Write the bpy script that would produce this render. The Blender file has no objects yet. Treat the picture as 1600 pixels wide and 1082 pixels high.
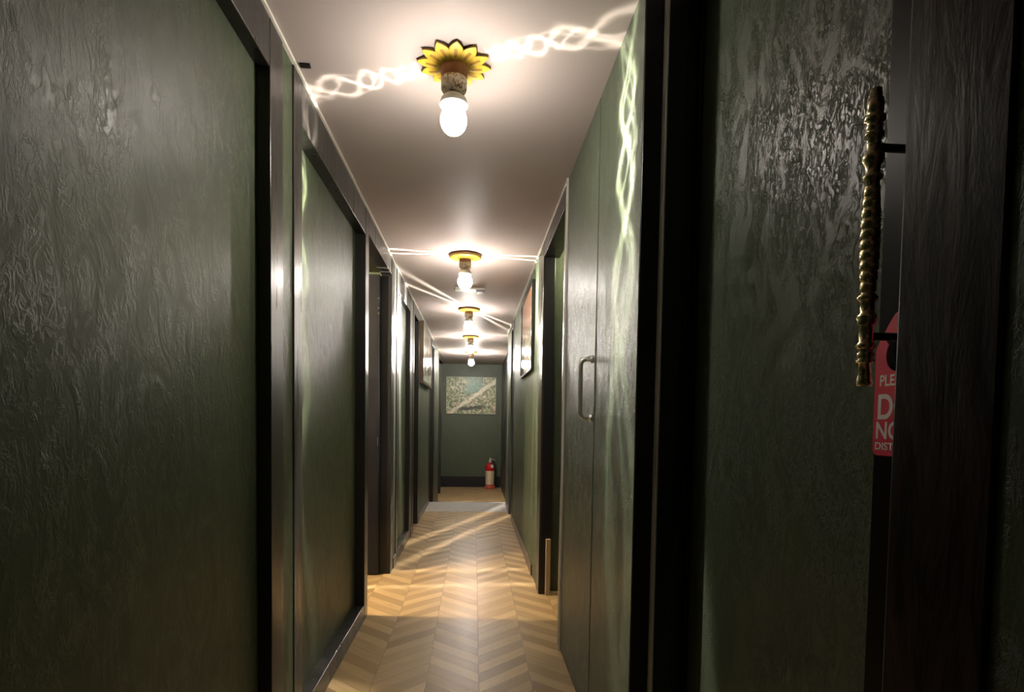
import bpy, bmesh, math, random
from mathutils import Vector, Matrix
random.seed(7)
PI = math.pi
C = bpy.context.scene.collection
H = 1.17            # eye height over the upper floor
CEIL = 2.37
LOW = -0.27         # lower floor beyond the step
XL, XR = -0.626, 0.452

# ------------------------------------------------------------------ materials
class NT:
    """small expression helper for node trees"""
    def __init__(s, tree):
        s.t = tree
    def n(s, kind, **kw):
        nd = s.t.nodes.new(kind)
        for k, v in kw.items():
            setattr(nd, k, v)
        return nd
    def put(s, sock, v):
        if v is None: return
        if isinstance(v, bpy.types.NodeSocket): s.t.links.new(v, sock)
        else:
            if sock.type == 'RGBA' and len(v) == 3: v = (*v, 1)
            sock.default_value = v
    def m(s, op, a, b=None, c=None):
        nd = s.n('ShaderNodeMath', operation=op)
        s.put(nd.inputs[0], a); s.put(nd.inputs[1], b); s.put(nd.inputs[2], c)
        return nd.outputs[0]
    def vm(s, op, a, b=None):
        nd = s.n('ShaderNodeVectorMath', operation=op)
        s.put(nd.inputs[0], a); s.put(nd.inputs[1], b)
        return nd.outputs['Value'] if op in ('DOT_PRODUCT', 'LENGTH') else nd.outputs[0]
    def mix(s, f, a, b, blend='MIX'):
        nd = s.n('ShaderNodeMix', data_type='RGBA', blend_type=blend)
        s.put(nd.inputs[0], f); s.put(nd.inputs[6], a); s.put(nd.inputs[7], b)
        return nd.outputs[2]
    def noise(s, vec, scale, detail=4, rough=.5, dist=0):
        nd = s.n('ShaderNodeTexNoise')
        s.put(nd.inputs['Vector'], vec)
        nd.inputs['Scale'].default_value = scale; nd.inputs['Detail'].default_value = detail
        nd.inputs['Roughness'].default_value = rough; nd.inputs['Distortion'].default_value = dist
        return nd.outputs['Fac']
    def ramp(s, f, stops):
        nd = s.n('ShaderNodeValToRGB'); cr = nd.color_ramp
        while len(cr.elements) < len(stops): cr.elements.new(.5)
        for e, (p, c) in zip(cr.elements, stops):
            e.position = p; e.color = (*c, 1) if len(c) == 3 else c
        s.put(nd.inputs[0], f)
        return nd.outputs[0]
    def mr(s, v, a, b, c=0., d=1.):
        nd = s.n('ShaderNodeMapRange')
        for i, x in enumerate((v, a, b, c, d)): s.put(nd.inputs[i], x)
        return nd.outputs[0]
    def scale(s, vec, sc, loc=(0, 0, 0), rot=(0, 0, 0)):
        nd = s.n('ShaderNodeMapping')
        s.put(nd.inputs['Vector'], vec)
        nd.inputs['Scale'].default_value = sc; nd.inputs['Location'].default_value = loc
        nd.inputs['Rotation'].default_value = rot
        return nd.outputs[0]
    def bump(s, h, strength, dist):
        nd = s.n('ShaderNodeBump')
        s.put(nd.inputs['Height'], h)
        nd.inputs['Strength'].default_value = strength; nd.inputs['Distance'].default_value = dist
        return nd.outputs[0]

def mat(name, col=(.5, .5, .5), rough=.5, metal=0., spec=.5, build=None, emit=None, strength=0):
    m = bpy.data.materials.new(name); m.use_nodes = True
    t = m.node_tree; b = t.nodes['Principled BSDF']
    b.inputs['Base Color'].default_value = (*col, 1)
    b.inputs['Roughness'].default_value = rough
    b.inputs['Metallic'].default_value = metal
    b.inputs['Specular IOR Level'].default_value = spec
    if build:
        k = NT(t)
        oc = k.n('ShaderNodeTexCoord').outputs['Object']
        for key, v in build(k, oc).items():
            k.put(b.inputs[key], v)
    return m

def green_build(dark, light, bumpd=.0035, rough=.40, fine=1.0, freq=1., lump=.9, bs=.7):
    def f(k, oc):
        big = k.noise(oc, 1.6, 5, .6, .4)
        v = k.scale(oc, (9, 9, 5))
        flow = k.noise(v, 1.3, 7, .62, 1.5)
        sc = k.noise(k.scale(oc, (30 * freq, 30 * freq, 17 * freq)), 1.0, 5, .6, 1.2)
        ridge = k.m('ABSOLUTE', k.m('SUBTRACT', sc, .5))
        ridge = k.m('SUBTRACT', 1., k.mr(ridge, 0., .07))
        gate = k.mr(flow, .42, .62)
        h = k.m('ADD', k.m('MULTIPLY', k.m('MULTIPLY', ridge, gate), .55 * fine), k.m('MULTIPLY', flow, lump))
        h = k.m('ADD', h, k.m('MULTIPLY', k.noise(oc, 160, 2), .10 * fine))
        col = k.mix(k.mr(big, .3, .7), dark, light)
        col = k.mix(k.m('MULTIPLY', k.m('MULTIPLY', ridge, gate), .35), col, tuple(min(1, c * 1.8) for c in light))
        r = k.mr(flow, .3, .7, rough + .08, rough - .06)
        return {'Base Color': col, 'Roughness': r, 'Normal': k.bump(h, bs, bumpd)}
    return f

def frame_build(k, oc):
    n = k.noise(k.scale(oc, (40, 40, 1.2)), 1, 3)
    return {'Base Color': k.mix(n, (.020, .018, .017), (.034, .031, .028)),
            'Roughness': k.mr(n, .3, .7, .26, .36),
            'Normal': k.bump(k.noise(k.scale(oc, (6, 6, 2)), 1, 3), .12, .01)}

def post_build(k, oc):
    n = k.noise(k.scale(oc, (26, 26, 5)), 1, 6, .65, .8)
    n2 = k.noise(k.scale(oc, (70, 70, 30)), 1, 4, .6, .5)
    return {'Base Color': k.mix(k.mr(n, .35, .65), (.006, .005, .005), (.036, .021, .017)),  # brown blotches paint in the lamp's brownish sheen on the black post
            'Roughness': k.mr(n, .35, .65, .30, .38),
            'Normal': k.bump(k.m('ADD', n, k.m('MULTIPLY', n2, .3)), .30, .004)}

def floor_build(k, oc):
    sep = k.n('ShaderNodeSeparateXYZ'); k.put(sep.inputs[0], oc)
    x, y = sep.outputs[0], sep.outputs[1]
    W = .235
    xs = k.m('SUBTRACT', x, .035)
    t = k.m('PINGPONG', xs, W)
    v = k.m('SUBTRACT', y, k.m('MULTIPLY', t, .92))
    P = .097
    row = k.m('DIVIDE', v, P)
    rid = k.m('FLOOR', row); rf = k.m('FRACT', row)
    cid = k.m('FLOOR', k.m('DIVIDE', xs, W))
    cf = k.m('FRACT', k.m('DIVIDE', xs, W))
    cmb = k.n('ShaderNodeCombineXYZ'); k.put(cmb.inputs[0], rid); k.put(cmb.inputs[1], cid)
    wn = k.n('ShaderNodeTexWhiteNoise', noise_dimensions='2D'); k.put(wn.inputs['Vector'], cmb.outputs[0])
    alt = k.m('MODULO', k.m('ABSOLUTE', k.m('ADD', rid, cid)), 2.)
    tone = k.m('ADD', k.m('MULTIPLY', wn.outputs['Value'], .55), k.m('MULTIPLY', alt, .45))
    # grain along the plank
    gx = k.n('ShaderNodeCombineXYZ')
    k.put(gx.inputs[0], k.m('MULTIPLY', t, 7.)); k.put(gx.inputs[1], k.m('MULTIPLY', v, 95.)); k.put(gx.inputs[2], k.m('MULTIPLY', wn.outputs['Value'], 37.))
    g = k.noise(gx.outputs[0], 1., 5, .6, .6)
    col = k.mix(tone, (.30, .195, .088), (.66, .465, .24))
    col = k.mix(k.mr(g, .3, .75, 0, .55), col, (.29, .185, .085))
    e1 = k.m('MINIMUM', rf, k.m('SUBTRACT', 1., rf))
    e2 = k.m('MINIMUM', cf, k.m('SUBTRACT', 1., cf))
    line = k.m('MINIMUM', k.mr(e1, .0, .03), k.mr(e2, 0., .010))
    col = k.mix(k.mr(line, 0., 1., .75, 0.), col, (.12, .07, .035))
    return {'Base Color': col, 'Roughness': k.mr(g, .3, .7, .30, .42),
            'Normal': k.bump(k.m('ADD', line, k.m('MULTIPLY', g, .15)), .25, .002)}

def marble_build(k, oc):
    n = k.noise(k.scale(oc, (2, 9, 2)), 1.5, 6, .6, 1.5)
    return {'Base Color': k.ramp(n, [(.3, (.42, .39, .38)), (.5, (.66, .62, .60)), (.62, (.56, .52, .50)), (.8, (.70, .66, .63))])}

def ceiling_build(k, oc):
    return {'Base Color': k.mix(k.noise(oc, 3, 3), (.45, .385, .36), (.47, .405, .375)),
            'Normal': k.bump(k.noise(oc, 2.2, 2), .08, .01)}

def door_black_build(k, oc):
    n = k.noise(k.scale(oc, (5, 5, 3)), 1, 4, .6, .6)
    return {'Base Color': k.mix(n, (.008, .008, .012), (.016, .016, .020)),
            'Roughness': k.mr(n, .3, .7, .30, .44)}

def forest_build(k, oc):
    sep = k.n('ShaderNodeSeparateXYZ'); k.put(sep.inputs[0], oc)
    x, z = sep.outputs[0], sep.outputs[2]
    f = k.noise(oc, 22, 6, .7, .9)
    f2 = k.noise(oc, 7, 4, .6, .5)
    leaf = k.ramp(f, [(.34, (.02, .045, .02)), (.46, (.16, .20, .09)), (.54, (.50, .52, .30)), (.64, (.86, .82, .62)), (.75, (.94, .88, .74))])
    pink = k.ramp(f, [(.38, (.10, .10, .05)), (.5, (.62, .46, .34)), (.66, (.92, .74, .6))])
    col = k.mix(k.m('MULTIPLY', k.mr(z, .05, -.2), k.mr(f2, .48, .6)), leaf, pink)
    # teal water glimpse near the top
    dx = k.m('DIVIDE', k.m('SUBTRACT', x, .06), .2)
    wt = k.m('MULTIPLY', k.mr(k.m('ADD', k.m('MULTIPLY', dx, dx), k.m('MULTIPLY', k.m('SUBTRACT', f2, .5), 3.)), 1.2, .3), k.mr(z, -.02, .12))
    teal = k.mix(k.mr(f, .4, .7), (.05, .18, .10), (.27, .46, .29))
    col = k.mix(wt, col, teal)
    # pale fallen log running from lower left up to the upper right
    d = k.m('SUBTRACT', z, k.m('ADD', k.m('MULTIPLY', x, .72), -.06))
    d = k.m('ADD', d, k.m('MULTIPLY', k.m('SUBTRACT', f2, .5), .12))
    log = k.m('MULTIPLY', k.mr(k.m('ABSOLUTE', d), .055, .03), k.mr(f, .30, .45, .35, 1.))
    col = k.mix(log, col, (.84, .80, .60))
    d2 = k.m('ADD', k.m('SUBTRACT', z, k.m('ADD', k.m('MULTIPLY', x, .13), -.272)), k.m('MULTIPLY', k.m('SUBTRACT', f2, .5), .12))
    drk = k.m('MULTIPLY', k.mr(k.m('ABSOLUTE', d2), .05, .028), k.mr(x, -.36, -.2))
    drk = k.m('MULTIPLY', drk, k.mr(x, .36, .2))
    col = k.mix(drk, col, (.035, .04, .02))
    return {'Base Color': col}

def portrait_build(k, oc):
    sep = k.n('ShaderNodeSeparateXYZ'); k.put(sep.inputs[0], oc)
    z = sep.outputs[2]
    f = k.noise(oc, 5, 4, .6, .7)
    zz = k.m('ADD', z, k.m('MULTIPLY', k.m('SUBTRACT', f, .5), .25))
    up = k.mix(k.mr(f, .4, .6), (.42, .19, .10), (.62, .36, .22))
    lowc = k.ramp(f, [(.38, (.16, .17, .10)), (.5, (.50, .48, .38)), (.62, (.70, .68, .58))])
    return {'Base Color': k.mix(k.mr(zz, -.03, .05), lowc, up)}

def pale_build(k, oc):
    f = k.noise(k.scale(oc, (3, 3, 1.2)), 1.3, 4, .6, .8)
    return {'Base Color': k.ramp(f, [(.35, (.26, .23, .18)), (.5, (.46, .41, .33)), (.68, (.62, .56, .48))])}

def brass_build(k, oc):
    n = k.noise(oc, 90, 4, .6)
    return {'Base Color': k.mix(n, (.80, .68, .40), (.90, .80, .55)), 'Roughness': k.mr(n, .3, .7, .24, .30)}

def gold_build(k, oc):
    n = k.noise(oc, 60, 4, .6)
    return {'Base Color': k.mix(n, (.90, .55, .04), (.97, .70, .09))}

def wood_build(k, oc):
    n = k.noise(k.scale(oc, (60, 60, 12)), 1, 4, .6)
    return {'Base Color': k.mix(n, (.36, .13, .045), (.58, .26, .11))}

def carve_build(k, oc):
    n = k.noise(oc, 75, 3, .6, 1.0)
    return {'Base Color': k.ramp(n, [(.36, (.22, .10, .05)), (.44, (.55, .40, .26)), (.55, (.86, .76, .62))]),
            'Normal': k.bump(n, .6, .003)}

M = dict(
    wall=mat('green_wallpaper', rough=.4, spec=.28, build=green_build((.044, .057, .032), (.076, .092, .053), .0034, .43, .45, 1.4, .9, .6)),
    wall_r=mat('green_crackle_wallpaper', rough=.4, spec=.36, build=green_build((.056, .074, .043), (.092, .114, .070), .0036, .37, 2.8, 2.7, .35, .62)),
    wall_far=mat('plain_green_paint', rough=.45, build=green_build((.060, .078, .045), (.072, .090, .054), .0008, .46, .3)),
    frame=mat('dark_satin_frame', rough=.3, build=frame_build),
    post=mat('brushed_black_lacquer', rough=.4, spec=.09, build=post_build),
    black=mat('black_paint', (.007, .007, .009), .42),
    jamb=mat('blue_black_jamb', (.010, .011, .017), .36),
    stile=mat('matt_black_stile', (.006, .005, .005), .38, 0, .06),
    doorb=mat('black_door', rough=.28, spec=.3, build=door_black_build),
    bead=mat('pale_gloss_bead', (.80, .76, .68), .22),
    lit_edge=mat('pale_lit_edge', (.72, .70, .68), .4),  # pale colour stands in for lamplight caught along the jamb edge
    floor=mat('chevron_planks', rough=.36, spec=.25, build=floor_build),
    marble=mat('pale_marble', rough=.25, build=marble_build),
    ceil=mat('satin_ceiling', rough=.50, spec=.02, build=ceiling_build),
    skirt=mat('brown_skirting', (.085, .058, .036), .30),
    tan=mat('tan_wood_block', (.40, .30, .18), .45),
    room=mat('dark_room_paint', (.05, .055, .045), .7),
    gold=mat('gold_leaf_paint', rough=.42, build=gold_build),
    rim=mat('brown_petal_edge', (.32, .16, .045), .5),
    almond=mat('ochre_petal_groove', (.56, .27, .03), .5),
    wood=mat('orange_wood', rough=.45, build=wood_build),
    carve=mat('carved_wood_band', rough=.4, build=carve_build),
    white=mat('white_plastic', (.60, .58, .52), .35),
    chrome=mat('brushed_steel', (.90, .88, .84), .42, 1.),
    brass=mat('aged_brass', rough=.25, metal=1., build=brass_build),
    red=mat('red_card', (.80, .045, .095), .40),
    ink=mat('white_print', (.92, .88, .86), .5),
    forest=mat('forest_print', rough=.35, build=forest_build),
    portrait=mat('warm_print', rough=.10, build=portrait_build),
    pale=mat('pale_print', rough=.14, build=pale_build),
    edge=mat('pale_canvas_edge', (.55, .54, .42), .5),
    ext_red=mat('red_enamel', (.55, .012, .020), .25),
    ext_label=mat('cream_label', (.78, .62, .42), .45),
    ext_base=mat('faded_red_base', (.62, .12, .07), .45),
    grey=mat('grey_plastic', (.26, .26, .27), .4),
    hinge=mat('steel_fixings', (.7, .69, .66), .25, 1.),
    rubber=mat('black_rubber', (.01, .01, .01), .5),
)
# glowing bulb: light also leaves from inside through the glass
def bulb_mat(power):
    m = bpy.data.materials.new('glowing_bulb'); m.use_nodes = True
    t = m.node_tree; t.nodes.clear()
    e = t.nodes.new('ShaderNodeEmission'); e.inputs[0].default_value = (1., .925, .82, 1); e.inputs[1].default_value = power
    tr = t.nodes.new('ShaderNodeBsdfTransparent')
    a = t.nodes.new('ShaderNodeAddShader'); o = t.nodes.new('ShaderNodeOutputMaterial')
    t.links.new(e.outputs[0], a.inputs[0]); t.links.new(tr.outputs[0], a.inputs[1]); t.links.new(a.outputs[0], o.inputs[0])
    return m

# ------------------------------------------------------------------ mesh helpers
class MB:
    def __init__(s):
        s.bm = bmesh.new(); s.mats = []
    def mi(s, m):
        if m not in s.mats: s.mats.append(m)
        return s.mats.index(m)
    def box(s, x0, x1, y0, y1, z0, z1, m):
        i = s.mi(m)
        v = [s.bm.verts.new((x, y, z)) for x in (x0, x1) for y in (y0, y1) for z in (z0, z1)]
        for q in ((0, 1, 3, 2), (4, 6, 7, 5), (0, 4, 5, 1), (2, 3, 7, 6), (0, 2, 6, 4), (1, 5, 7, 3)):
            f = s.bm.faces.new([v[a] for a in q]); f.material_index = i
        return s
    def lathe(s, prof, m, seg=32, loc=(0, 0, 0), axis='Z', smooth=True, a0=0., a1=2 * PI, caps=True):
        i = s.mi(m); full = abs(a1 - a0 - 2 * PI) < 1e-6
        n = seg if full else seg + 1
        rings = []
        for r, h in prof:
            ring = []
            for k in range(n):
                a = a0 + (a1 - a0) * k / seg
                p = (r * math.cos(a), r * math.sin(a), h)
                if axis == 'X': p = (p[2], p[0], p[1])
                elif axis == 'Y': p = (p[0], p[2], p[1])
                ring.append(s.bm.verts.new((p[0] + loc[0], p[1] + loc[1], p[2] + loc[2])))
            rings.append(ring)
        for A, B in zip(rings, rings[1:]):
            for k in range(n if full else n - 1):
                f = s.bm.faces.new((A[k], A[(k + 1) % n], B[(k + 1) % n], B[k])); f.material_index = i; f.smooth = smooth
        if full and caps:
            for R_ in (rings[0], rings[-1]):
                f = s.bm.faces.new(R_); f.material_index = i
        return s
    def tube(s, pts, r, m, seg=12):
        i = s.mi(m); pts = [Vector(p) for p in pts]; rings = []
        up = Vector((0.13, 0.31, 0.94))
        for k, p in enumerate(pts):
            d = (pts[min(k + 1, len(pts) - 1)] - pts[max(k - 1, 0)]).normalized()
            a = d.cross(up)
            if a.length < .05: a = d.cross(Vector((1, 0, 0)))
            a.normalize(); b = d.cross(a)
            rr = r[k] if isinstance(r, (list, tuple)) else r
            rings.append([s.bm.verts.new(p + a * rr * math.cos(2 * PI * q / seg) + b * rr * math.sin(2 * PI * q / seg)) for q in range(seg)])
        for A, B in zip(rings, rings[1:]):
            for q in range(seg):
                f = s.bm.faces.new((A[q], A[(q + 1) % seg], B[(q + 1) % seg], B[q])); f.material_index = i; f.smooth = True
        for R_ in (rings[0], rings[-1]):
            f = s.bm.faces.new(R_); f.material_index = i
        return s
    def build(s, name, parent=None, loc=(0, 0, 0), bevel=0.):
        bmesh.ops.recalc_face_normals(s.bm, faces=s.bm.faces)
        me = bpy.data.meshes.new(name); s.bm.to_mesh(me); s.bm.free()
        for m in s.mats: me.materials.append(m)
        o = bpy.data.objects.new(name, me); C.objects.link(o); o.location = loc
        if parent: o.parent = parent
        if bevel:
            b = o.modifiers.new('soft_edge', 'BEVEL'); b.width = bevel; b.segments = 2; b.limit_method = 'ANGLE'
        return o

def tag(o, label=None, cat=None, group=None, kind=None):
    if label: o['label'] = label
    if cat: o['category'] = cat
    if group: o['group'] = group
    if kind: o['kind'] = kind
    return o
def struct(o, label, cat):
    return tag(o, label, cat, None, 'structure')
def thing(name, loc, label, cat, group=None):
    o = bpy.data.objects.new(name, None); C.objects.link(o); o.location = loc
    return tag(o, label, cat, group)

# ------------------------------------------------------------------ room shell
b = MB()
b.box(-2.8, 2.4, -1.6, 8.17, -.32, 0, M['floor'])
b.box(-1.2, 1.2, 8.17, 12.6, LOW - .1, LOW, M['floor'])
struct(b.build('floor'), 'pale oak chevron plank floor running down the corridor', 'floor')
b = MB().box(-2.8, 2.4, -1.6, 12.6, CEIL, CEIL + .1, M['ceil'])
struct(b.build('ceiling'), 'satin warm grey corridor ceiling crossed by streaks of light', 'ceiling')

# left wall: (from, to, face x, material)
b = MB(); T = -.80
for y0, y1, fx, m in ((-1.5, 1.815, -.662, 'wall'), (1.815, 2.125, XL, 'wall'), (2.125, 3.337, -.676, 'wall'), (3.337, 3.425, XL, 'wall'),
                      (4.362, 4.745, XL, 'wall_far'), (4.745, 5.612, -.661, 'wall_far'), (5.612, 5.98, XL, 'wall_far'),
                      (6.46, 8.09, XL, 'wall_far'), (8.917, 10.085, XL, 'wall_far'), (11.3, 12.4, -.70, 'wall_far')):
    b.box(T, fx, y0, y1, 0 if y1 < 8.17 else LOW, CEIL, M[m])
for y0, y1 in ((3.425, 4.362), (5.98, 6.46), (8.09, 8.917), (10.085, 11.3)):
    b.box(T, XL - .004, y0, y1, 2.25, CEIL, M['wall'])
struct(b.build('wall_left'), 'long left wall of dark green textured panels', 'wall')

# right wall
b = MB(); T = .80
for y0, y1, fx, m in ((-1.5, .470, XR, 'wall_r'), (1.597, 2.1475, XR, 'wall_r'), (2.885, 2.945, XR + .016, 'black'),
                      (3.90, 4.0, .515, 'wall_far'), (4.0, 6.735, XR, 'wall_far'), (7.145, 8.0, XR, 'wall_far'), (8.0, 12.4, .585, 'wall_far')):
    b.box(fx, T, y0, y1, LOW if y0 >= 7.9 else 0, CEIL, M[m])
for y0, y1 in ((2.945, 3.90), (6.735, 7.145)):
    b.box(XR + .004, .56, y0, y1, 2.27, CEIL, M['frame'])
struct(b.build('wall_right'), 'long right wall of dark green textured panels', 'wall')

b = MB().box(-1.2, 1.2, 12.4, 12.5, LOW - .05, CEIL, M['wall_far'])
struct(b.build('wall_end'), 'plain green end wall with the forest picture', 'wall')
b = MB().box(-2.8, 2.4, -1.6, -1.5, 0, CEIL, M['room'])
struct(b.build('wall_back'), 'dark wall closing the corridor behind the viewer', 'wall')
b = MB().box(-.70, .585, 12.378, 12.40, LOW, LOW + .235, M['black'])
struct(b.build('baseboard_end', bevel=.003), 'tall black baseboard below the forest picture', 'baseboard')
# side rooms behind the open doorways
b = MB()
b.box(-2.75, -2.65, 2.4, 4.6, 0, CEIL, M['room']); b.box(-2.65, -.80, 2.4, 2.5, 0, CEIL, M['room']); b.box(-2.65, -.80, 4.45, 4.55, 0, CEIL, M['room'])
for y0, y1 in ((5.9, 6.6), (8.0, 9.0), (10.0, 11.4)):
    b.box(-1.30, -1.25, y0, y1, LOW, CEIL, M['black']); b.box(-1.25, -.80, y0, y0 + .05, LOW, CEIL, M['black']); b.box(-1.25, -.80, y1 - .05, y1, LOW, CEIL, M['black'])
struct(b.build('wall_room_left'), 'dark walls of the rooms behind the left doorways', 'wall')
b = MB()
b.box(2.2, 2.3, .3, 4.3, 0, CEIL, M['room']); b.box(.80, 2.2, 2.5, 2.6, 0, CEIL, M['room']); b.box(.80, 2.2, 3.90, 4.0, 0, CEIL, M['wall_far'])
b.box(1.30, 1.35, 6.6, 7.3, 0, CEIL, M['black']); b.box(.80, 1.3, 6.6, 6.65, 0, CEIL, M['black']); b.box(.80, 1.3, 7.2, 7.25, 0, CEIL, M['black'])
struct(b.build('wall_room_right'), 'walls of the room behind the right doorway', 'wall')

# ------------------------------------------------------------------ frames, left side
tn = [0]
def trim(b, label, bevel=.003):
    tn[0] += 1
    return struct(b.build('trim_%d' % tn[0], bevel=bevel), label, 'trim')
F = M['frame']
def frame_left(y0, y1, w0, w1, depth, z_head, label, bottom=.09, near=True, lowz=0):
    """dark frame round a recess: jamb widths w0 (near) and w1 (far)"""
    b = MB(); xf = XL + .006; xb = XL - depth - .002
    b.box(xb, xf, y1, y1 + w1, lowz, CEIL - .012, F)
    if near: b.box(xb, xf, y0 - w0, y0, lowz, CEIL - .012, F)
    b.box(xb, xf - .001, y0, y1, z_head, CEIL - .012, F)
    if bottom: b.box(xb, xf - .001, y0, y1, lowz, lowz + bottom, F)
    return trim(b, label)
frame_left(-1.45, 1.809, .04, .114, .036, 2.215, 'dark satin frame round the nearest left panel')
frame_left(2.131, 3.331, .095, .098, .050, 2.205, 'dark satin frame round the second left panel')
b = MB()
b.box(-.70, XL + .006, 4.362, 4.50, 0, CEIL - .012, F); b.box(-.70, XL + .004, 4.355, 4.362, 0, 2.235, M['black']); b.box(-.70, XL + .005, 3.429, 4.357, 2.235, CEIL - .012, F)
trim(b, 'dark frame of the open left doorway')
frame_left(4.752, 5.606, .10, .10, .035, 2.20, 'dark frame round the third left panel')
b = MB()
b.box(-.72, XL + .006, 6.455, 6.53, 0, CEIL - .012, F); b.box(-.72, XL + .006, 5.90, 5.985, 0, CEIL - .012, F); b.box(-.72, XL + .005, 5.985, 6.455, 2.25, CEIL - .012, F)
trim(b, 'dark frame of the narrow left doorway just before the pale picture')
b = MB()
b.box(-.72, XL + .006, 8.912, 9.05, LOW, CEIL - .012, F); b.box(-.72, XL + .006, 8.0, 8.094, 0, CEIL - .012, F); b.box(-.72, XL + .005, 8.094, 8.912, 2.25, CEIL - .012, F)
trim(b, 'dark frame of the left doorway beyond the pale picture')
b = MB()
b.box(-.72, XL + .006, 10.0, 10.09, LOW, CEIL - .012, F); b.box(-.74, XL - .02, 11.25, 11.4, LOW, CEIL - .012, F); b.box(-.72, XL + .005, 10.09, 11.25, 2.25, CEIL - .012, F)
trim(b, 'dark frame of the last left doorway by the end wall')
# pale beads where walls meet the ceiling
trim(MB().box(XL - .01, XL + .013, -1.5, 10.1, CEIL - .011, CEIL - .001, M['bead']), 'thin bright bead along the left ceiling edge', .002)
trim(MB().box(XR - .010, XR + .01, 2.87, 8.0, CEIL - .011, CEIL - .001, M['bead']), 'thin bright bead along the right ceiling edge', .002)
# skirtings
b = MB()
for y0, y1 in ((4.50, 4.65), (5.706, 5.90), (6.53, 8.0)):
    b.box(XL, XL + .012, y0, y1, 0, .085, M['skirt'])
struct(b.build('baseboard_left', bevel=.004), 'low brown baseboard at the foot of the left wall', 'baseboard')
b = MB()
for y0, y1 in ((4.3, 6.73), (7.15, 7.9)):
    b.box(XR - .012, XR, y0, y1, 0, .085, M['skirt'])
struct(b.build('baseboard_right', bevel=.004), 'low brown baseboard at the foot of the right wall', 'baseboard')

# ------------------------------------------------------------------ frames, right side
b = MB().box(XR - .004, .70, .467, .592, 0, CEIL, M['post'])
trim(b, 'wide black lacquered door post nearest the viewer on the right', .004)
J = M['jamb']
b = MB()
b.box(XR + .001, .508, 1.592, 1.5965, 0, CEIL, M['black'])
b.box(.508, .560, 1.560, 1.5965, 0, CEIL, J)
b.box(.560, .600, 1.585, 1.5965, 0, CEIL, F)
b.box(.600, .66, 1.570, 1.5965, 0, CEIL, M['black'])
trim(b, 'stepped blue black door jamb beside the near right door', .003)
trim(MB().box(.5045, .5085, 1.556, 1.592, 0, CEIL, M['lit_edge']), 'thin pale strip coloured as the lit edge of the stepped jamb', .0005)
trim(MB().box(.560, .70, .588, 1.592, 2.335, CEIL, M['black']), 'black head rail over the near right door', .003)
b = MB()
b.box(XR - .006, .525, 3.83, 4.0, 0, CEIL - .012, F); b.box(XR + .002, .522, 3.825, 3.83, 0, 2.25, M['black'])
b.box(XR - .005, .555, 2.95, 3.83, 2.255, CEIL - .012, F)
b.box(XR - .006, .47, 2.885, 2.95, 0, CEIL - .012, F)
trim(b, 'dark frame of the open right doorway')
trim(MB().box(XR - .012, XR + .02, 2.868, 2.884, 0, CEIL, M['bead']), 'bright metal edge strip beside the steel handled door', .001)
trim(MB().box(.490, .522, 3.796, 3.824, 0, .38, M['tan']), 'short tan wood block at the foot of the right doorway', .003)
b = MB()
b.box(XR - .006, .555, 7.14, 7.22, 0, CEIL - .012, F); b.box(XR - .005, .555, 6.74, 7.14, 2.27, CEIL - .012, F); b.box(XR - .006, .555, 6.66, 6.74, 0, CEIL - .012, F)
trim(b, 'dark frame of the narrow right doorway')
b = MB()
b.box(.572, .64, 10.1, 10.22, LOW, CEIL, F); b.box(.572, .64, 11.5, 11.62, LOW, CEIL, F); b.box(.573, .64, 10.22, 11.5, 2.2, CEIL, F); b.box(.578, .6, 10.22, 11.5, LOW, 2.2, M['doorb'])
trim(b, 'dark frame and panel on the right beside the end wall')
# marble strip on the edge of the step
struct(MB().box(-.655, .452, 7.34, 8.175, -.02, .006, M['marble']).build('trim_%d' % (tn[0] + 1), bevel=.003), 'pale marble threshold strip on the edge of the step down', 'threshold'); tn[0] += 1

# ------------------------------------------------------------------ doors
dn = [0]
def door(label):
    dn[0] += 1
    o = bpy.data.objects.new('door_%d' % dn[0], None); C.objects.link(o)
    return struct(o, label, 'door')
# open black leaf standing square to the left doorway
d = door('glossy black door standing open in the first left doorway'); d.location = (-.70, 4.35, 0)
MB().box(-.80, -.002, -.038, 0, .01, 2.225, M['doorb']).build('leaf', d, bevel=.003)
for z in (2.05, 1.98, 1.94):
    tag(MB().lathe([(.004, 0), (.004, .006), (.001, .008)], M['hinge'], 10, (-.008, -.046, z), 'Y').build('hinge_screw', d), 'bright steel hinge screw')
tag(MB().box(-.012, -.006, -.044, -.038, .97, 1.03, M['hinge']).build('latch', d, bevel=.001), 'small steel latch plate')
# narrow doorway: black leaf set back
d = door('black door set back in the narrow left doorway'); d.location = (-.72, 6.455, 0)
MB().box(-.04, 0, -.47, 0, .01, 2.25, M['doorb']).build('leaf', d, bevel=.003)
tag(MB().lathe([(.012, 0), (.014, .01), (.008, .018)], M['hinge'], 12, (.0, -.06, 1.0), 'X').build('knob', d), 'small steel knob')
d = door('black door set back in the left doorway beyond the pale picture'); d.location = (-.70, 8.912, 0)
MB().box(-.04, 0, -.82, 0, .01, 2.25, M['doorb']).build('leaf', d, bevel=.003)
d = door('black door set back in the last left doorway'); d.location = (-.70, 11.25, LOW)
MB().box(-.04, 0, -1.16, 0, .01, 2.52, M['doorb']).build('leaf', d, bevel=.003)
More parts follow.
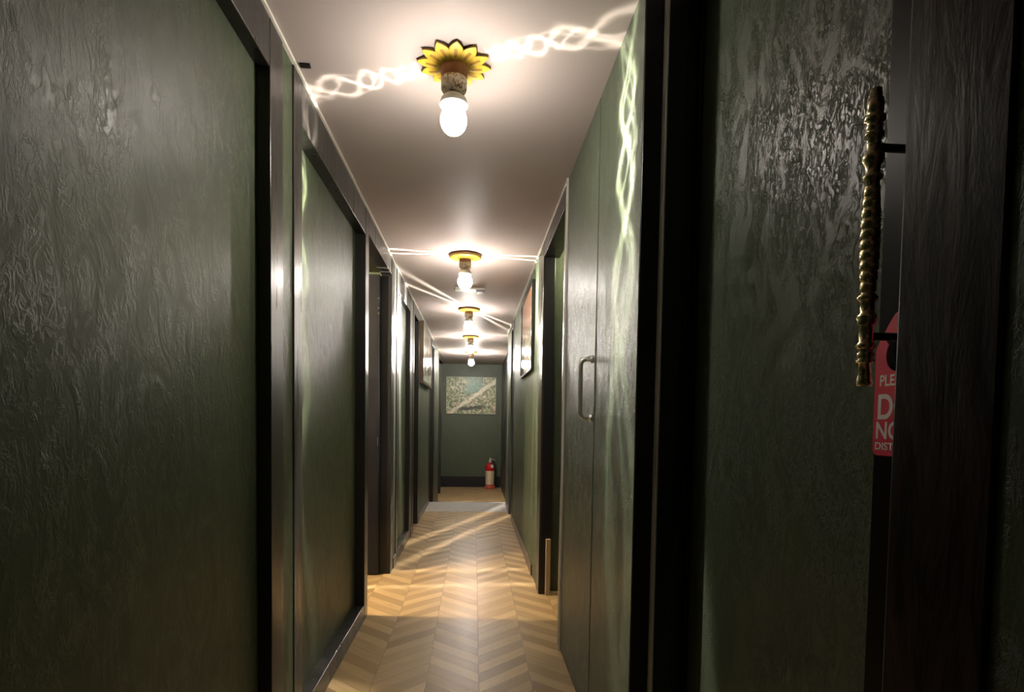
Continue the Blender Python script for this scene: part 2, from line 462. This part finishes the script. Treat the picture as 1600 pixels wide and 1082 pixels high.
# green door with steel pull handle on the right
d = door('dark green textured door with a steel pull handle on the right wall'); d.location = (XR, 2.15, 0)
MB().box(-.002, .04, 0, .716, .008, CEIL - .004, M['wall_r']).build('leaf', d, bevel=.002)
hy, z0, z1, out = .045, 1.185, 1.410, -.048
pts = [(-.002, hy, z1), (out * .55, hy, z1)]
for k in range(7):
    a = k / 6 * PI / 2
    pts.append((out * .55 + out * .45 * math.sin(a), hy, z1 - .024 * (1 - math.cos(a))))
for k in range(7):
    a = k / 6 * PI / 2
    pts.append((out * .55 + out * .45 * math.cos(a), hy, z0 + .024 * (1 - math.sin(a))))
pts.append((-.002, hy, z0))
hb = MB().tube(pts, .0085, M['chrome'], 16)
for z in (z0, z1): hb.lathe([(.014, -.002), (.014, -.007), (.0095, -.012)], M['chrome'], 20, (0, hy, z), 'X')
tag(hb.build('pull_handle', d), 'curved brushed steel pull handle')
# narrow right doorway leaf
d = door('black door set back in the narrow right doorway'); d.location = (.56, 7.14, 0)
MB().box(0, .04, -.40, 0, .01, 2.27, M['doorb']).build('leaf', d, bevel=.003)
# near right door with black lock stile and brass pull
d = door('near right green door with brass pull and black lock stile'); d.location = (.612, .60, 0)
MB().box(0, .04, .243, .985, .006, 2.335, M['wall_r']).build('panel', d)
tag(MB().box(-.001, .04, 0, .243, .006, 2.335, M['stile']).build('lock_stile', d, bevel=.001), 'black lock stile')
def hz(v): return .471 - (v - 137) * .000885 + H
prof = []
def add(v, r): prof.append((r, hz(v)))
add(137, .004); add(138, .0075); add(153, .0085); add(154, .0105); add(174, .0105); add(176, .0085)
for v, r in ((178, .011), (182, .0135), (187, .0135), (191, .009), (194, .0105), (202, .0105), (204, .009), (206, .0125), (211, .0125), (213, .0092), (235, .0092),
             (237, .0115), (242, .0138), (250, .0138), (256, .0095), (270, .0095), (272, .0125), (277, .0130), (280, .0095), (289, .0095)): add(v, r)
for k in range(10):
    v0 = 290 + k * 16.6; u = (k + .5) / 10
    r = .0100 + .0028 * math.sin(u * PI)
    add(v0, r - .0016); add(v0 + 1.2, r); add(v0 + 14.4, r); add(v0 + 15.6, r - .0016)
for v, r in ((457, .009), (460, .012), (464, .0135), (468, .012), (471, .0092), (488, .0092), (491, .012), (496, .0135), (501, .0118), (505, .0125), (508, .0092), (534, .0092),
             (537, .0115), (541, .0128), (545, .0105), (548, .0082), (553, .0110), (558, .0110), (561, .0085), (564, .0118), (567, .0115), (569, .0082), (590, .0092), (600, .0105), (605, .0100)): add(v, r)
prof.reverse()
PX, PY = -.058, .190          # pull axis relative to the door
ph = tag(MB().lathe(prof, M['brass'], 24, (PX, PY, 0)).build('brass_pull', d), 'ornate ringed brass pull handle')
for v in (230, 527):
    so = MB().lathe([(.0058, PX + .006), (.0058, -.003), (.010, -.002), (.010, .0)], M['black'], 16, (0, PY, hz(v) + .002), 'X').build('standoff', ph)
    tag(so, 'black standoff rod')

# ------------------------------------------------------------------ door hanger sign
sx, sy = .602, .790
SW = .043
def sz(v): return .164 - (v - 488) * .000928 + H
zb, zt = sz(711), sz(478)
s_root = thing('door_hanger', (sx, sy, zb), 'red card door hanger with white lettering hung on the brass pull', 'door hanger')
def hanger():
    w, h = SW, zt - zb; rc = .010
    out_ = []
    for cx, cz, a0 in ((w - rc, rc, -PI / 2), ):
        out_ += [(cx + rc * math.cos(a0 + k / 6 * PI / 2), cz + rc * math.sin(a0 + k / 6 * PI / 2)) for k in range(7)]
    top = sz(520) - zb
    half = [(w, top - .02), (.038, top - .012), (.034, top - .001), (.029, top), (.022, top + .010), (.014, top + .020), (.006, top + .028), (0, top + .030)]
    out_ += half + [(-x, z) for x, z in half[-2::-1]]
    out_ += [(-w + rc + rc * math.cos(PI + k / 6 * PI / 2), rc + rc * math.sin(PI + k / 6 * PI / 2)) for k in range(7)]
    # keyhole: round eye with a slot at its top
    ez = sz(553) - zb; er = .0215
    n = 36
    hole = []
    for k in range(n):
        a = 2 * PI * k / n
        x, z = er * math.cos(a), ez + er * math.sin(a) * 1.12
        hole.append((x, z))
    # top of the eye widened to the slot that takes the rod
    hole = [(x, z) if z < ez + er * .75 else (x * 1.9, max(z, ez + er * 1.18)) for x, z in hole]
    cu = bpy.data.curves.new('hanger_outline', 'CURVE'); cu.dimensions = '2D'; cu.fill_mode = 'BOTH'; cu.extrude = .0007
    for loop in (out_, hole):
        sp = cu.splines.new('POLY'); sp.points.add(len(loop) - 1); sp.use_cyclic_u = True
        for p, (x, z) in zip(sp.points, loop): p.co = (x, z, 0, 1)
    return cu
def to_mesh(cu, name, m, parent, matrix):
    tmp = bpy.data.objects.new('tmp_curve', cu); C.objects.link(tmp)
    dg = bpy.context.evaluated_depsgraph_get(); dg.update()
    me = bpy.data.meshes.new_from_object(tmp.evaluated_get(dg)); me.name = name
    bpy.data.objects.remove(tmp); bpy.data.curves.remove(cu)
    me.materials.clear(); me.materials.append(m); me.transform(matrix)
    o = bpy.data.objects.new(name, me); C.objects.link(o); o.parent = parent
    return o
# local x -> world -y, local y -> world z, local z -> world -x
FACE = Matrix(((0, 0, -1, 0), (-1, 0, 0, 0), (0, 1, 0, 0), (0, 0, 0, 1)))
to_mesh(hanger(), 'card', M['red'], s_root, FACE)
for txt, v_top, v_bot, width in (('PLEASE', 583, 601, .064), ('DO', 613, 654, .068), ('NOT', 657, 685, .072), ('DISTURB', 690, 702, .074)):
    cu = bpy.data.curves.new('lettering_curve', 'FONT'); cu.body = txt; cu.size = 1; cu.align_x = 'CENTER'; cu.extrude = .0; cu.offset = .022
    o = to_mesh(cu, 'lettering', M['ink'], s_root, Matrix.Identity(4))
    xs = [v.co.x for v in o.data.vertices]; ys = [v.co.y for v in o.data.vertices]
    hgt = sz(v_top) - sz(v_bot)
    o.data.transform(FACE @ Matrix.Translation((0, sz(v_bot) - zb, .0010)) @ Matrix.Diagonal((width / (max(xs) - min(xs)), hgt / (max(ys) - min(ys)), 1, 1)) @ Matrix.Translation((-(max(xs) + min(xs)) / 2, -min(ys), 0)))
    tag(o, 'white printed word')

# ------------------------------------------------------------------ ceiling lamps
BZ = 1.012 + H      # bulb centre height
def petal_mesh(L0, L1, W, th):
    b = MB(); nt, ns = 12, 8
    def w(t): return W * .5 * min(1, .52 + .9 * t) * (1 if t < .5 else max(0, 1 - ((t - .5) / .5) ** 1.9)) + .0006
    def pt(i, j, back):
        t = i / nt; s = -1 + 2 * j / ns
        r = L0 + (L1 - L0) * t
        z = -.021 + .013 * t + .005 * s * s * (1 - t) + (th if back else 0)
        return (r, s * w(t), z)
    V = {}
    for bk in (0, 1):
        for i in range(nt + 1):
            for j in range(ns + 1):
                V[i, j, bk] = b.bm.verts.new(pt(i, j, bk))
    g, r_, a = b.mi(M['gold']), b.mi(M['rim']), b.mi(M['almond'])
    for i in range(nt):
        for j in range(ns):
            s = abs(-1 + 2 * (j + .5) / ns)
            f = b.bm.faces.new((V[i, j, 0], V[i, j + 1, 0], V[i + 1, j + 1, 0], V[i + 1, j, 0]))
            f.material_index = a if (s < .3 and 3 <= i <= 7) else g; f.smooth = True
            f = b.bm.faces.new((V[i, j, 1], V[i + 1, j, 1], V[i + 1, j + 1, 1], V[i, j + 1, 1])); f.material_index = r_
    for i in range(nt):
        for j in (0, ns):
            f = b.bm.faces.new((V[i, j, 0], V[i + 1, j, 0], V[i + 1, j, 1], V[i, j, 1])); f.material_index = r_
    for j in range(ns):
        f = b.bm.faces.new((V[nt, j, 0], V[nt, j + 1, 0], V[nt, j + 1, 1], V[nt, j, 1])); f.material_index = r_
        f = b.bm.faces.new((V[0, j, 0], V[0, j + 1, 0], V[0, j + 1, 1], V[0, j, 1])); f.material_index = r_
    return b
def sheet_light(name, loc, plan, s0, amp, width, power, chain=False, parent=None):
    """the lamp's own beam pattern: clear glass throws two thin fans of light across the corridor"""
    ld = bpy.data.lights.new(name, 'POINT'); ld.energy = power; ld.shadow_soft_size = .002; ld.color = (1., .93, .80)
    ld.use_nodes = True
    t = ld.node_tree; k = NT(t); em = t.nodes['Emission']
    I = k.n('ShaderNodeNewGeometry').outputs['Incoming']
    l = math.hypot(*plan); tx, ty = plan[0] / l, plan[1] / l
    s = k.vm('DOT_PRODUCT', I, (-ty, tx, 0.))
    u = k.vm('DOT_PRODUCT', I, (tx, ty, 0.))
    sep = k.n('ShaderNodeSeparateXYZ'); k.put(sep.inputs[0], I)
    e = k.m('ARCTAN2', sep.outputs[2], u)
    def line(off, w):
        d = k.m('DIVIDE', k.m('SUBTRACT', s, off), w)
        return k.m('POWER', 2.718, k.m('MULTIPLY', k.m('MULTIPLY', d, d), -1.))
    tot = None
    if chain:
        e = k.m('ARCTAN2', sep.outputs[2], k.m('ABSOLUTE', u))
        e = k.m('ADD', e, k.m('MULTIPLY', k.m('MAXIMUM', k.m('SUBTRACT', e, .38), 0.), 1.6))
        side = k.m('MULTIPLY', k.m('SIGN', u), 2.7)
        e = k.m('ADD', e, side)
        cmb = k.n('ShaderNodeCombineXYZ'); k.put(cmb.inputs[0], k.m('MULTIPLY', e, 3.2)); k.put(cmb.inputs[1], k.m('MULTIPLY', s, 6.))
        nz = k.m('SUBTRACT', k.noise(cmb.outputs[0], 1.4, 3), .5)
        for A, kk, p, w, wt in ((.125, 8.5, .4, .038, 1.), (-.12, 8.5, .7, .034, 1.), (.075, 14., 1.9, .022, .8), (-.125, 5., 2.1, .016, .5), (.14, 4.2, .6, .016, .4), (.0, 1., 0., .15, .13)):
            off = k.m('ADD', k.m('MULTIPLY', k.m('SINE', k.m('ADD', k.m('MULTIPLY', e, kk), p)), A), k.m('MULTIPLY', nz, .15))
            ln = k.m('MULTIPLY', line(off, w), wt)
            tot = ln if tot is None else k.m('ADD', tot, ln)
    else:
        for sg in s0:
            ln = line(sg, width); tot = ln if tot is None else k.m('ADD', tot, ln)
    # stronger towards the horizontal, weak straight up and down
    up = k.m('ABSOLUTE', sep.outputs[2])
    upk = k.mr(sep.outputs[2], -.15, .15, .12 if chain else .6, 3.4 if chain else 4.)
    fall = k.m('DIVIDE', 1., k.m('ADD', .12, k.m('MULTIPLY', k.m('MULTIPLY', up, up), upk)))
    fall = k.m('MULTIPLY', fall, .12)
    k.put(em.inputs['Strength'], k.m('MULTIPLY', k.m('MULTIPLY', tot, fall), amp))
    o = bpy.data.objects.new(name, ld); C.objects.link(o); o.location = loc
    if parent: o.parent = parent
    return o
def lamp_core(root, power, fat=1.):
    """socket, collar and globe, measured down from the ceiling"""
    b = MB()
    b.lathe([(.040, -.012), (.047, -.014), (.047, -.030), (.043, -.034), (.043, -.056)], M['wood'], 32)
    b.build('socket', root)
    b = MB().lathe([(.0435, -.056), (.0440, -.060), (.043, -.088), (.036, -.100), (.022, -.104)], M['carve'], 32)
    tag(b.build('carved_band', root), 'pale carved wooden band')
    b = MB().lathe([(.016, -.098), (.020, -.104), (.032, -.110), (.042, -.120), (.047, -.132), (.048, -.141), (.045, -.143), (.038, -.132), (.012, -.128)], M['white'], 32)
    tag(b.build('collar', root), 'white plastic bulb collar')
    zc = BZ - CEIL
    pr = []
    for k in range(19):
        a = PI * k / 18
        r = .0445 * fat * math.sin(a); z = -math.cos(a) * (.050 * fat if k < 9 else .047)
        pr.append((max(r, .0004), zc + z))
    # led globe: bright front, dimmer shoulder towards the plastic base
    b = MB()
    for k0, k1, wgt in ((0, 8, 1.7), (8, 11, .36), (11, 18, .10)):
        b.lathe(pr[k0:k1 + 1], bulb_mat(power * wgt), 32, caps=False)
    bmesh.ops.remove_doubles(b.bm, verts=b.bm.verts, dist=1e-5)
    tag(b.build('bulb', root), 'glowing white globe bulb')
G = 'ceiling lamps along the corridor'
lamp1 = thing('ceiling_lamp', (-.082, 2.0, CEIL), 'nearest ceiling lamp, white bulb under a carved golden lotus rosette', 'ceiling lamp', G)
proto = None
for k in range(12):
    if proto is None:
        o = proto = petal_mesh(.036, .124, .050, .007).build('petal', lamp1)
    else:
        o = proto.copy(); C.objects.link(o); o.parent = lamp1
    o.rotation_euler = (0, 0, 2 * PI * k / 12 + .10)
lamp_core(lamp1, 74.)
tag(MB().lathe([(.050, -.001), (.055, -.004), (.050, -.016), (.030, -.018)], M['wood'], 32).build('hub', lamp1), 'wooden hub')
sheet_light('bulb_beam', (0, 0, BZ - CEIL - .036), (1, -.43), (0,), 1., .03, 165., True, lamp1)
lamps = [(-.080, 4.26, 'second ceiling lamp, on a golden disc just before the slim grey fitting', (1, .06), (-.10, .09), .020),
         (-.070, 6.28, 'third ceiling lamp, crossed by two slanting streaks of light', (1, 2.3), (-.07, .07), .022),
         (-.066, 8.30, 'fourth ceiling lamp, second from the end wall', (1, -.33), (0.,), .022),
         (-.066, 10.2, 'farthest ceiling lamp, its bulb showing just above the forest picture', (1, .40), (0.,), .022)]
for (x, y, lab, plan, s0, w), pw in zip(lamps, (82., 90., 120., 250.)):
    r = thing('ceiling_lamp', (x, y, CEIL), lab, 'ceiling lamp', G)
    b = MB().lathe([(.100, -.001), (.113, -.004), (.117, -.012), (.113, -.020)], M['rim'], 48)
    b.lathe([(.113, -.020), (.104, -.026), (.060, -.030), (.044, -.034)], M['gold'], 48)
    tag(b.build('rosette', r), 'golden yellow ceiling disc with brown rim')
    lamp_core(r, pw, 1.18)
    sheet_light('bulb_beam', (0, 0, BZ - CEIL - .036), plan, s0, 1., w, 850., False, r)

# ------------------------------------------------------------------ small ceiling fittings
r = thing('ceiling_fitting', (.0, 5.32, CEIL), 'slim grey and white fitting on the ceiling behind the second lamp', 'ceiling fitting')
MB().box(-.19, .085, -.045, .045, -.022, -.001, M['white']).build('body', r, bevel=.006)
tag(MB().box(.0, .078, -.05, .03, -.040, -.0225, M['grey']).build('cover', r, bevel=.005), 'grey end cover')
tag(MB().box(-.606, -.570, 2.045, 2.062, CEIL - .010, CEIL - .0005, M['black']).build('ceiling_clip', bevel=.002), 'tiny black clip on the ceiling at the left edge beside the nearest lamp', 'clip')

# ------------------------------------------------------------------ pictures
def picture(name, centre, half, label, face_mat, frame_mat, normal, thick, frame_w, edge_label=None):
    r = thing(name, centre, label, 'picture')
    hw, hh = half
    p = MB()
    if normal == 'Y':
        p.box(-hw, hw, -thick, 0, -hh, hh, face_mat); p.build('canvas', r)
        f = MB()
        for q in ((-hw - frame_w, -hw, -hh - frame_w, hh + frame_w), (hw, hw + frame_w, -hh - frame_w, hh + frame_w), (-hw, hw, -hh - frame_w, -hh), (-hw, hw, hh, hh + frame_w)):
            f.box(q[0], q[1], -thick + .002, 0, q[2], q[3], frame_mat)
    else:
        sgn = 1 if normal == '+X' else -1
        x0, x1 = sorted((0, sgn * (thick - .006)))
        p.box(x0, x1, -hw, hw, -hh, hh, face_mat); p.build('print', r)
        f = MB(); x0, x1 = sorted((0, sgn * thick))
        for q in ((-hw - frame_w, -hw, -hh - frame_w, hh + frame_w), (hw, hw + frame_w, -hh - frame_w, hh + frame_w), (-hw, hw, -hh - frame_w, -hh), (-hw, hw, hh, hh + frame_w)):
            f.box(x0, x1, q[0], q[1], q[2], q[3], frame_mat)
    f.build('picture_frame', r, bevel=.001)
    return r
picture('wall_picture', (-.073, 12.399, .525 + H), (.522, .388), 'forest stream picture with a fallen log on the end wall', M['forest'], M['edge'], 'Y', .035, .006)
picture('wall_picture', (XR - .001, 4.905, .735 + H), (.485, .320), 'black framed picture with warm brown top on the right wall', M['portrait'], M['black'], '-X', .026, .022)
picture('wall_picture', (XL + .001, 7.24, .765 + H), (.61, .320), 'pale beige picture high on the left wall before a doorway', M['pale'], M['skirt'], '+X', .045, .03)

# ------------------------------------------------------------------ fire extinguisher
r = thing('fire_extinguisher', (.345, 12.18, LOW), 'red fire extinguisher with cream label on the floor by the end wall', 'fire extinguisher')
b = MB().lathe([(.088, .07), (.092, .075), (.092, .44), (.088, .47), (.072, .505), (.045, .525), (.030, .532), (.028, .55)], M['ext_red'], 40)
b.build('cylinder', r)
tag(MB().lathe([(.086, 0), (.118, .0), (.118, .02), (.108, .055), (.092, .072)], M['ext_base'], 40).build('base_ring', r), 'faded orange red base ring')
tag(MB().lathe([(.0935, .085), (.0935, .375)], M['ext_label'], 30, a0=-PI * .98, a1=-PI * .10).build('paper_label', r), 'cream paper label')
tag(MB().lathe([(.0937, .44), (.089, .472), (.073, .508)], M['ink'], 8, a0=-PI * .42, a1=-PI * .20).build('sticker', r), 'small white sticker')
b = MB().lathe([(.026, .545), (.030, .555), (.030, .585), (.020, .60)], M['chrome'], 24)
b.tube([(0, 0, .59), (.005, -.004, .62), (.0, 0, .655)], [.018, .014, .006], M['chrome'], 12)
tag(b.build('valve', r), 'steel valve head')
lv = MB().tube([(.01, -.01, .605), (.05, -.02, .622), (.09, -.03, .612), (.115, -.035, .598)], [.010, .011, .010, .006], M['white'], 10)
tag(lv.build('lever', r), 'pale squeeze lever')
ho = MB().tube([(.02, .0, .57), (.07, -.005, .555), (.112, -.01, .50), (.122, -.012, .38), (.122, -.012, .22), (.112, -.01, .12)], [.012, .012, .012, .012, .014, .017], M['rubber'], 12)
tag(ho.build('hose', r), 'black rubber hose')

# ------------------------------------------------------------------ lamps inside the side rooms
def room_lamp(name, loc, power, col, size=.06):
    ld = bpy.data.lights.new(name, 'POINT'); ld.energy = power; ld.color = col; ld.shadow_soft_size = size
    o = bpy.data.objects.new(name, ld); C.objects.link(o); o.location = loc
    return o
room_lamp('left_room_lamp', (-1.75, 3.55, 2.215), 190., (1., .80, .50), .03)
room_lamp('right_room_lamp', (.82, 3.66, 2.28), 9.0, (1., .95, .62), .03)

w = bpy.data.worlds.new('dim_world'); bpy.context.scene.world = w; w.use_nodes = True
w.node_tree.nodes['Background'].inputs[0].default_value = (.8, .9, 1, 1)
w.node_tree.nodes['Background'].inputs[1].default_value = 0.0

# ------------------------------------------------------------------ camera
def camera(f=900., vy=(741., 657.), vz=(480., 21500.), px=800.):
    B = -(vy[1] + vz[1]); Cc = vy[1] * vz[1] + (vy[0] - px) * (vz[0] - px) + f * f
    py = (-B - math.sqrt(B * B - 4 * Cc)) / 2
    Y = Vector(((vy[0] - px) / f, (vy[1] - py) / f, 1)).normalized()
    Z = -Vector(((vz[0] - px) / f, (vz[1] - py) / f, 1)).normalized()
    X = Y.cross(Z)
    cd = bpy.data.cameras.new('camera'); cd.sensor_fit = 'HORIZONTAL'; cd.sensor_width = 36; cd.lens = f / 1600 * 36
    cd.shift_y = (py - 541.) / 1600.; cd.clip_start = .02
    o = bpy.data.objects.new('camera', cd); C.objects.link(o)
    o.matrix_world = Matrix(((X[0], -X[1], -X[2], 0), (Y[0], -Y[1], -Y[2], 0), (Z[0], -Z[1], -Z[2], H), (0, 0, 0, 1)))
    bpy.context.scene.camera = o
camera()
vs = bpy.context.scene.view_settings
vs.view_transform = 'Standard'; vs.look = 'None'; vs.gamma = 1; vs.exposure = 0.46; vs.use_curve_mapping = False
